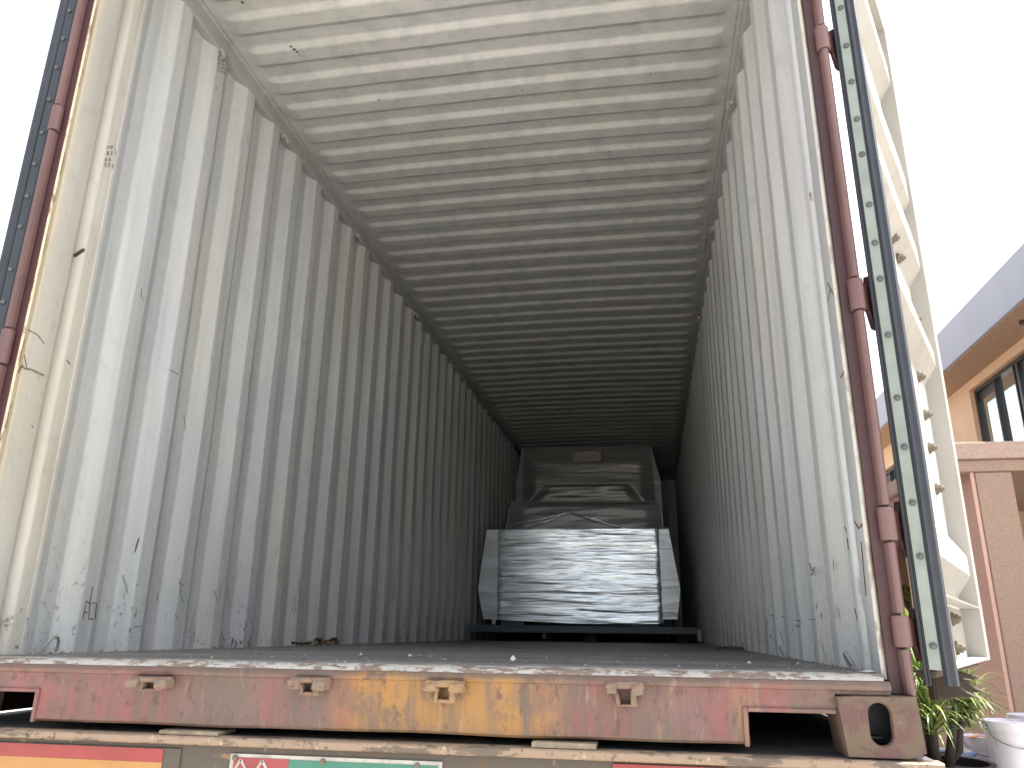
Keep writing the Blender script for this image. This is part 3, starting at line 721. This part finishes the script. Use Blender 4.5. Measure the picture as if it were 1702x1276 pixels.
# core: angled side cheeks
hexp = [(-1.03, 1.125), (.879, 1.12), (.967, .516), (.925, .225), (-1.048, .21), (-1.113, .511)]
bm = wrapped(hexp, 6.34, 7.05)
bmesh.ops.subdivide_edges(bm, edges=bm.edges, cuts=3, use_grid_fill=True); 
obj('side_cheeks', bm, FILMC, m1, 30)
bm = BM(); nx, nzs = 80, 130; rows = []
for j in range(nzs+1):
    t = j/nzs; row = []
    for i in range(nx+1):
        u = i/nx
        zt_ = 1.127+(1.12-1.127)*u
        zb_ = .205 - .028*min(1, max(0, (u-.02)*2.2)) + .01*(u > .97)
        z = zb_+(zt_-zb_)*t
        x = -.915+(.79+.915)*u
        e = min(1, u*40, (1-u)*40); bulge = .010*math.sqrt(max(0, e))
        fold = .007*nz(x*.7, 2, z*8+.6*math.sin(x*2)) + .004*nz(x*1.3, 5, z*19+.5*math.sin(x*3)) + .003*nz(x*6, 9, z*14)*max(0, (abs(u-.5)-.3)*5)
        row.append(Vector((x+.004*nz(z*20, 3, u*4), 6.345-bulge-fold*e-.002, z)))
    rows.append(row)
g = sheet(bm, rows)
bv = [[bm.verts.new((v.co.x, 6.3395, v.co.z)) for v in r] for r in (g[0], g[-1])]
for r, b_ in zip((g[0], g[-1]), bv):
    for i in range(len(r)-1): bm.faces.new((r[i], r[i+1], b_[i+1], b_[i]))
obj('film_front', bm, FILM, m1, 60)
bm = BM(); sheet(bm, [[Vector((-1.02+1.89*i/30, 6.36+.66*j/12, 1.1275+.006*nz(i*.5, j*2.2, 3)+.004)) for i in range(31)] for j in range(13)])
obj('film_top', bm, FILM, m1, 60)
bm = BM(); box(bm, (-.955, 6.325, .165), (-.915, 6.335, .214)); obj('paper_tab', bm, SCRAP, m1)
for x in (-.75, .6):
    bm = BM(); box(bm, (x-.12, 6.4, .152), (x+.12, 7.0, .205)); obj('machine_foot', bm, SKIDM, m1)
# second machine, two-tier top with a tent fold of film
m2 = empty('wrapped_machine', (0, 7.6, .152), 'dull grey wrapped machine with peaked film fold, second from the opening', 'wrapped machine', 'film wrapped machines in the container')
o2 = [(-1.0, .17), (-1.003, 1.259), (-.942, 1.589), (-.79, 1.600), (-.606, 1.80), (-.45, 1.825), (.471, 1.822), (.665, 1.585), (.815, 1.553), (.856, 1.24), (.87, .17)]
lowp = [(-1.02, .17), (-1.003, 1.259), (-.942, 1.589), (.815, 1.553), (.856, 1.24), (.87, .17)]
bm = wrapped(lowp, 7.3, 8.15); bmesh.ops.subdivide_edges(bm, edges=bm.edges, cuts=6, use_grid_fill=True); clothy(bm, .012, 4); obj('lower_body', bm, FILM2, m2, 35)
def filmface(name, corners, y, parent, mat, seed, n=(50, 30), amp=.008, bulge=.03):
    (xa, za), (xb, zb2), (xc, zc), (xd, zd) = corners  # bl, br, tr, tl
    bm = BM(); rows = []
    for j in range(n[1]+1):
        t = j/n[1]; row = []
        for i in range(n[0]+1):
            u = i/n[0]
            x = (xa+(xb-xa)*u)*(1-t)+(xd+(xc-xd)*u)*t; z = (za+(zb2-za)*u)*(1-t)+(zd+(zc-zd)*u)*t
            e = min(1, u*10, (1-u)*10, t*8, (1-t)*8)
            row.append(Vector((x, y-bulge*e-e*(amp*nz(x*1.2, seed, z*10)+amp*.6*nz(x*3, seed, z*30)), z)))
        rows.append(row)
    sheet(bm, rows); return obj(name, bm, mat, parent, 60)
filmface('film_front', [(-.99, 1.10), (.85, 1.10), (.81, 1.548), (-.935, 1.582)], 7.285, m2, FILM2, 3)
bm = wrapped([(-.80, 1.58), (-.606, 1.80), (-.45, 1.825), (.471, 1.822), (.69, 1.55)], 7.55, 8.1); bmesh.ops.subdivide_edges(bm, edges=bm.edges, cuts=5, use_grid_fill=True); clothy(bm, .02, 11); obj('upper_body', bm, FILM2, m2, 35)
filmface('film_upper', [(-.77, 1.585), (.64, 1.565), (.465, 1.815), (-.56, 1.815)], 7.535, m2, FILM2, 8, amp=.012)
ap = at(943, 848, 'y', 7.1)
for ends in ((842, 874), (868, 880), (1012, 866), (1052, 880)):     # gathered ridges of film running down from a peak
    e = at(ends[0], ends[1], 'y', 7.24); bm = BM(); pts = []
    for i in range(14):
        t = i/13; p = Vector((ap.x, 0, ap.z)).lerp(Vector((e.x, 0, e.z)), t); p.y = 7.245-.02*math.sin(t*3)-.004*nz(t*9, ends[0], 1); p.z += -.012*math.sin(math.pi*t); pts.append(p)
    tube(bm, pts, [.004+.008*math.sin(math.pi*(.1+.8*i/13)) for i in range(14)], 8); obj('film_crease', bm, FILM, m2, 60)
# third machine: tall block at the far end with a pasted sheet
m3 = empty('wrapped_machine', (0, 9.2, .152), 'tall dark wrapped machine at the deep end with pasted paper sheet', 'wrapped machine', 'film wrapped machines in the container')
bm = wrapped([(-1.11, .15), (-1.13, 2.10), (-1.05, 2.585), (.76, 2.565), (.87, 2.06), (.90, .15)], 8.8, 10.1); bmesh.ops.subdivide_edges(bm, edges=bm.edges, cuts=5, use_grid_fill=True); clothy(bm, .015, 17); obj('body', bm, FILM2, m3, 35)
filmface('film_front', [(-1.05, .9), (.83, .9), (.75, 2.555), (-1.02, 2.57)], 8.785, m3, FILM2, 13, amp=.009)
bm = BM(); a, b = at(950, 748, 'y', 8.73), at(1002, 767, 'y', 8.73); sheet(bm, [[Vector((a.x+(b.x-a.x)*i/8, 8.728+.006*nz(i, j, 2), b.z+(a.z-b.z)*j/6)) for i in range(9)] for j in range(7)])
o = obj('paper_sheet', bm, PAPER, m3, 60); o.modifiers.new('thickness', 'SOLIDIFY').thickness = .001

# ------------------------------------------------------------------ litter on the floor
def leaf_heap(px0, px1, py, n, label, cat, seed, mat=LEAFD, h=.014, yoff=0):
    r = random.Random(seed); a, b = at(px0, py, 'z', .001), at(px1, py, 'z', .001)
    if px0 < 851: a, b = at(px0, py, 'x', -1.09), at(px1, py, 'x', -1.09)      # heaps against the left wall
    a.z = b.z = .001
    bm = BM()
    for i in range(n):
        t = r.random(); c = a.lerp(b, t); c.y += r.uniform(-.05, .05); c.z = r.uniform(.002, h)
        L, w = r.uniform(.035, .08), r.uniform(.010, .020); an = r.uniform(0, 6.28); ti = r.uniform(-.5, .5)
        d = Vector((math.cos(an), math.sin(an), ti)); sd_ = d.cross(Vector((0, 0, 1))).normalized()*w
        cur = Vector((0, 0, r.uniform(.004, .015)))
        v = [bm.verts.new(c-d*L/2), bm.verts.new(c+sd_+cur), bm.verts.new(c+d*L/2), bm.verts.new(c-sd_+cur)]
        bm.faces.new((v[0], v[1], v[2])); bm.faces.new((v[0], v[2], v[3]))
    for v in bm.verts: v.co.z = max(v.co.z, .0015)
    o = obj('leaf_litter', bm, mat, None, origin=(a+b)/2); o.modifiers.new('thickness', 'SOLIDIFY').thickness = .0008
    tag(o, label, cat); return o
leaf_heap(488, 512, 1070, 14, 'small curl of dry brown leaves at foot of left ribbed wall', 'dry leaves', 3)
leaf_heap(530, 556, 1070, 26, 'larger heap of dry brown leaves further along left ribbed wall', 'dry leaves', 4, h=.03)
leaf_heap(1195, 1235, 1079, 16, 'scatter of brown leaf litter near foot of right ribbed wall', 'dry leaves', 5, h=.008)
def scrap(px, py, r_, label, hz=.006):
    p = at(px, py, 'z', .003) if r_ < .016 else at(px, py, 'y', .02)
    if p.y < .0: p = Vector((p.x, .02, .003))
    rr = random.Random(int(px)); bm = BM()
    ring = [bm.verts.new((p.x+r_*math.cos(t)*rr.uniform(.6, 1.3), p.y+r_*math.sin(t)*rr.uniform(.6, 1.3), .0035+rr.uniform(0, hz))) for t in [2*math.pi*k/7 for k in range(7)]]
    c = bm.verts.new((p.x, p.y, .0035+hz*1.6))
    for i in range(7): bm.faces.new((ring[i], ring[(i+1) % 7], c))
    o = obj('paper_scrap', bm, SCRAP, None, origin=(p.x, p.y, .0035)); o.modifiers.new('thickness', 'SOLIDIFY').thickness = .0008
    tag(o, label, 'paper scrap', 'scraps of white paper on the floor')
scrap(853, 1101, .0085, 'crumpled white scrap on the sill lip near the middle', .012)
scrap(682, 1091, .0065, 'white scrap on the floor above the ochre sill patch, right of a dark seam', .005)
scrap(600, 1089, .005, 'white fleck on the floor above the second keeper')
scrap(1442, 1112, .017, 'flat white scrap lying in the right corner by the jamb', .003)
scrap(1245, 1104, .007, 'white scrap on the floor in front of the right leaf litter')
scrap(1327, 1105, .006, 'tiny white scrap on the floor below the right wall scuffs')

bm = BM(); r = random.Random(44)
for i in range(420):
    x = r.uniform(-1.15, 1.15); y = .03+abs(r.gauss(0, .7)) if i % 3 else r.uniform(.1, 5.5); y = min(y, 5.8); k = r.uniform(.0015, .006)
    if i % 4 == 0: x = math.copysign(1.165-abs(r.gauss(0, .06)), r.random()-.5)
    vs = [bm.verts.new((x+k*math.cos(t)*r.uniform(.6, 1.5), y+k*math.sin(t)*r.uniform(.6, 1.3), .0021)) for t in (0, 1.3, 2.4, 3.6, 5)]
    tp = bm.verts.new((x, y, .002+k*r.uniform(.3, 1.1)))
    for a in range(5): bm.faces.new((vs[a], vs[(a+1) % 5], tp))
tag(obj('floor_grit', bm, plain('grit', (0.28, 0.26, 0.23), .9, 0, .8, 60)), kind='stuff')

# ------------------------------------------------------------------ building on the right
bld = empty('building', (5, 9, -1.5), 'peach building with blue grey roof edge and speckled balcony beyond the door', 'building')
XF = 5.0; WZ0, WZ1, WY0, WY1 = 2.0, 3.245, 5.2, 8.985
bm = BM(); box(bm, (XF, 2.6, 1.2), (XF+.25, WY0, 3.372)); box(bm, (XF, WY1, 1.2), (XF+.25, 12.55, 3.372)); box(bm, (XF, WY0, WZ1), (XF+.25, WY1, 3.372)); box(bm, (XF, WY0, 1.2), (XF+.25, WY1, WZ0))
box(bm, (XF, 13.6, 1.2), (XF+.25, 24, 3.372)); box(bm, (XF, 12.55, 3.0), (XF+.25, 13.6, 3.372)); box(bm, (XF, 12.55, 1.2), (XF+.25, 13.6, 2.2))
obj('upper_wall', bm, PEACH, bld)
bm = BM(); box(bm, (XF, 7.0, -1.5), (XF+.25, 24, 1.2)); box(bm, (5.2, 2.6, -1.5), (5.45, 7.0, 1.2)); box(bm, (XF+.251, 2.6, -1.5), (9, 24, 3.372)); obj('lower_wall', bm, CREAMW, bld)
bm = BM(); box(bm, (4.525, 2.2, 3.3725), (9.3, 24.3, 3.885)); rf = obj('roof', bm, FASC, bld, bevel=.01)
bm = BM(); box(bm, (4.56, 2.3, 3.362), (4.998, 24.2, 3.372)); obj('soffit', bm, plain('tan_soffit', (0.46, 0.32, 0.215), .85), rf)
def window(y0, y1, z0, z1, nb):
    bm = BM(); d0, d1 = XF+.06, XF+.13; f = .05
    box(bm, (d0, y0, z0), (d1, y1, z0+f)); box(bm, (d0, y0, z1-f), (d1, y1, z1)); box(bm, (d0, y0, z0+f), (d1, y0+f, z1-f)); box(bm, (d0, y1-f, z0+f), (d1, y1, z1-f))
    for k in range(1, nb):
        y = y1-(y1-y0)*k/nb; w = .014 if k % 2 else .028
        box(bm, (d0-.01*(k % 2), y-w, z0+f), (d1-.012, y+w, z1-f))
        if k % 2 == 0: box(bm, (d0+.01, y+.10, z0+f), (d1-.02, y+.125, z1-f))
    for k in range(0, nb, 2): box(bm, (d1-.034, y1-(y1-y0)*(k+1)/nb+.04, z1-f-.11), (d1-.0305, y1-(y1-y0)*k/nb-.045, z1-f+.001))  # thin dark strips added over pane tops stand in for shadow
    w = obj('window', bm, FRAMEB, bld)
    bm = BM(); box(bm, (d1-.03, y0+f, z0+f), (d1-.02, y1-f, z1-f)); obj('pane', bm, GLASS, w)
window(WY0, WY1, WZ0, WZ1, 6); window(12.55, 13.6, 2.2, 3.0, 2)
BY = 4.5
q0, q1, q2 = at(1640, 733.5, 'y', BY).z, at(1660, 761, 'y', BY).z, at(1660, 781, 'y', BY).z; bx = at(1583, 740, 'y', BY).x
bm = BM(); prism(bm, [(bx, BY), (XF-.001, BY), (XF-.001, BY+.18), (bx+.18, BY+.18), (bx+.18, 22), (bx, 22)], q1, q0); obj('balcony_parapet', bm, GRANP, bld, bevel=.008)
bm = BM(); box(bm, (bx+.03, BY+.035, q2), (XF, 22, q1-.002)); obj('balcony_slab', bm, GRAN, bld, bevel=.008)
pxl = at(1603, 810, 'y', BY+.35).x; pxa = at(1622.5, 800, 'y', BY+.05); pxb = at(1690, 830, 'y', BY+.05); bot = at(1687, 1192, 'y', BY+.05)
bm = BM(); box(bm, (pxa.x, BY+.05, -1.5), (pxb.x, BY+.42, q2-.002)); obj('pillar', bm, GRAN, bld, bevel=.01)
bm = BM(); box(bm, (pxa.x-.03, BY+.065, -1.5), (pxa.x-.002, BY+.62, q2-.002)); obj('pilaster', bm, PINKW, bld)
bm = BM(); box(bm, (pxa.x+.10, BY+2.2, -1.5), (XF+.1, BY+2.35, q2-.002)); obj('porch_wall', bm, CREAMW, bld)
bm = BM(); box(bm, (bx+.5, 10.5, -1.5), (XF, 10.7, q2-.002)); obj('rear_pier', bm, GRAN, bld)
bm = BM(); tube(bm, [(4.78, 6.75, 3.372), (4.78, 6.75, 3.33)], .045, 16); obj('downlight', bm, FRAMEB, bld, 40)

# ------------------------------------------------------------------ buckets
def bucket(c, r, h, label):
    t = empty('bucket', c, label, 'bucket', 'white plastic buckets by the pillar')
    bm = BM(); lathe(bm, [(r*.80, 0), (r*.83, .004), (r*.955, h*.80), (r*.985, h*.80), (r*.985, h*.82), (r*.955, h*.825), (r*.965, h-.03), (r*.95, h-.028)], c); obj('body', bm, BUCKET, t, 30)
    bm = BM(); lathe(bm, [(r*.985, h-.045), (r*1.03, h-.045), (r*1.035, h-.006), (r*1.02, h), (r*.95, h), (r*.94, h-.012), (r*.3, h-.012)], c); obj('lid', bm, BUCKET, t, 30)
    bm = BM(); pts = []
    for i in range(21):
        k = i/20*math.pi; pts.append((c[0]-r*1.0*math.cos(k), c[1]-r*(.30+.74*math.sin(k)), c[2]+h*.84-h*.34*math.sin(k)))
    tube(bm, pts, .0028, 6); hd = obj('handle', bm, WIRE, t, 60)
    return t
BYK = 3.0
A = at(1678, 1196, 'y', BYK); rA = (at(1724, 1196, 'y', BYK).x-at(1632, 1196, 'y', BYK).x)/2
hA = tops_h = .245
tops = A.z
names = ['white lidded bucket on top of the front stack by the pillar', 'white lidded bucket under the topmost one in the front stack']
for i, nm in enumerate(names): bucket((A.x, BYK, tops-hA*(i+1)), rA, hA-.002, nm)
zg = tops-2*hA
C = at(1622, 1222, 'y', 3.25); rC = (at(1652, 1222, 'y', 3.25).x-at(1592, 1222, 'y', 3.25).x)/2*1.05
hC = (C.z-zg)/2
for i, nm in enumerate(['white lidded bucket with an orange peel on its lid, left stack', 'white bucket beneath the peel topped one, left stack']):
    bucket((C.x+.03, 3.28, C.z-hC*(i+1)), rC, hC-.002, nm)
bm = BM(); c = Vector((C.x+.0, 3.20, C.z-.004))
sheet(bm, [[c+Vector((-.05+.10*i/6, -.02+.04*j/3, .012*math.sin(math.pi*i/6)*(1+.3*nz(i, j, 3)))) for i in range(7)] for j in range(4)])
o = obj('orange_peel', bm, ORANGE, None, 60, origin=c); o.modifiers.new('thickness', 'SOLIDIFY').thickness = .004
tag(o, 'orange peel scrap resting on the lower left bucket lid', 'peel')
D_ = at(1712, 1199, 'y', 3.32)
for i, nm in enumerate(['white lidded bucket half cut by the right picture edge', 'white bucket second down at the right picture edge']):
    bucket((D_.x+.06, 3.40, tops-hA*(i+1)), rA, hA-.002, nm)
# slatted crate on the ground that carries the buckets
cr = empty('crate', (A.x, BYK, -1.5), 'large slatted wooden crate on the ground carrying the white buckets', 'crate')
ca, cb, cc, cd_ = A.x-.42, A.x+.75, BYK-.22, BYK+.75
bm = BM(); box(bm, (ca, cc, zg-.022), (cb, cd_, zg-.0005)); obj('top_panel', bm, WOOD, cr, bevel=.003)
for x in (ca+.02, cb-.08):
    for y in (cc+.022, cd_-.082):
        bm = BM(); box(bm, (x, y, -1.4995), (x+.06, y+.06, zg-.0225)); obj('corner_leg', bm, WOOD, cr, bevel=.003)
bm = BM(); k = 5; hh = (zg-.03+1.49)/k
for i in range(k):
    box(bm, (ca+.01, cc, -1.49+hh*i), (cb-.01, cc+.02, -1.49+hh*i+hh*.8)); box(bm, (ca, cc+.022, -1.49+hh*i), (ca+.018, cd_-.02, -1.49+hh*i+hh*.8))
obj('slats', bm, WOOD, cr, bevel=.003)

# striped sack between plant and buckets
s0, s1 = at(1574, 1248, 'y', 3.0), at(1602, 1248, 'y', 3.0)
bm = BM(); cx, rr = (s0.x+s1.x)/2+.03, .10
lathe(bm, [(rr*.8, 0), (rr, .05), (rr*1.02, .5), (rr*.98, s0.z+1.5-.05), (rr*.85, s0.z+1.5)], (cx, 3.1, -1.5), 24)
o = obj('sack', bm, SIGNW, None, 60, origin=(cx, 3.1, -1.5)); tag(o, 'white woven sack with thin blue stripes behind the plant pot', 'sack')
bm = BM()
for k in range(9):
    z = s0.z-.012-k*.017
    lathe(bm, [(rr*1.018, 0), (rr*1.022, .002), (rr*1.022, .005), (rr*1.018, .007)], (cx, 3.1, z), 24)
obj('stripes', bm, BLUEW, o)

# ------------------------------------------------------------------ potted plant
PX, PY = at(1560, 1180, 'y', 2.7).x, 2.7
pl = empty('potted_plant', (PX, PY, -1.5), 'tall potted plant with drooping strap leaves beside the white buckets', 'potted plant')
bm = BM(); lathe(bm, [(.17, 0), (.19, .01), (.235, .93), (.25, .94), (.25, .99), (.225, .99), (.22, .95)], (PX-.03, PY, -1.5), 28); obj('pot', bm, POT, pl, 40)
heads = []
bm = BM()
for (dx, dy, ht, k) in ((-.12, -.03, .34, 0), (-.03, .06, .42, 1), (.05, -.05, .37, 2), (-.05, -.08, .28, 3), (.10, .03, .30, 4), (-.16, .05, .44, 5)):
    base = Vector((PX-.03+dx*.5, PY+dy*.5, -.56)); tip = Vector((PX+dx*1.5, PY+dy*1.4, -.56+ht))
    pts = [base.lerp(tip, t)+Vector((.02*nz(t*4, k, 1), .02*nz(t*4, k, 5), 0)) for t in [i/6 for i in range(7)]]
    tube(bm, pts, [.026-.010*i/6 for i in range(7)], 9); heads.append(tip)
obj('trunk', bm, TRUNK, pl, 60)
bm = BM(); tint = []
r = random.Random(12)
for hi, h in enumerate(heads):
    for i in range(120):
        az = r.uniform(0, 2*math.pi); el = r.uniform(.1, 1.35); L = r.uniform(.17, .29); w = r.uniform(.004, .008)
        d = Vector((math.cos(az)*math.cos(el), math.sin(az)*math.cos(el), math.sin(el)))
        p = h+Vector((0, 0, r.uniform(-.10, .03))); side = d.cross(Vector((0, 0, 1))).normalized(); pr = None; g_ = r.uniform(1.0, 2.1); tv = r.random()
        for s_ in range(9):
            t = s_/8; ww = w*(1-t**2.2)*(.55+.45*min(1, t*5))+.0004
            a_, b_ = bm.verts.new(p+side*ww), bm.verts.new(p-side*ww); mdl = bm.verts.new(p-Vector((0, 0, ww*.35)))
            if pr:
                f1 = bm.faces.new((pr[0], a_, mdl, pr[2])); f2 = bm.faces.new((pr[2], mdl, b_, pr[1])); tint += [tv, tv]
            pr = (a_, b_, mdl); p = p+d*(L/8); d = (d+Vector((0, 0, -g_*(.05+.16*t)))).normalized()
me_n = len(bm.faces)
o = obj('foliage', bm, LEAF, pl)
at_ = o.data.attributes.new('tint', 'FLOAT', 'FACE'); at_.data.foreach_set('value', [v*v*.9 for v in tint])
# a paler bush further back, seen through the gap between post and door
def bush(name, c, n, rad, label, seed):
    t = empty(name, (c[0], c[1], -1.5), label, 'shrub'); r = random.Random(seed)
    bm = BM(); tube(bm, [(c[0], c[1], -1.5), (c[0]+.03, c[1], (c[2]-1.5)/2), c], [.05, .04, .02], 8); obj('stem', bm, TRUNK, t)
    bm = BM(); tint = []
    for i in range(n):
        v = Vector((r.gauss(0, 1), r.gauss(0, 1), r.gauss(0, 1))).normalized()*rad*r.uniform(.3, 1)**.6; v.z *= .85
        p = Vector(c)+v; L = r.uniform(.05, .10); w = L*.24; d = (v.normalized()+Vector((r.gauss(0, .6), r.gauss(0, .6), r.gauss(0, .6)))).normalized(); sd_ = d.orthogonal().normalized()*w
        f = bm.faces.new([bm.verts.new(p), bm.verts.new(p+d*L*.5+sd_), bm.verts.new(p+d*L), bm.verts.new(p+d*L*.5-sd_)]); tint.append(r.random())
    o = obj('crown', bm, LEAF, t); a = o.data.attributes.new('tint', 'FLOAT', 'FACE'); a.data.foreach_set('value', tint)
b0 = at(1512, 1085, 'y', 3.6); bush('shrub', (b0.x+.02, 3.6, b0.z), 700, .26, 'yellowish leafy shrub behind the strap leaved plant, under door edge', 5)
b1_ = at(1506, 985, 'y', 9.0); bush('shrub', (b1_.x, 9.0, b1_.z-.1), 500, .22, 'small green shrub seen in the gap between post and door', 6)
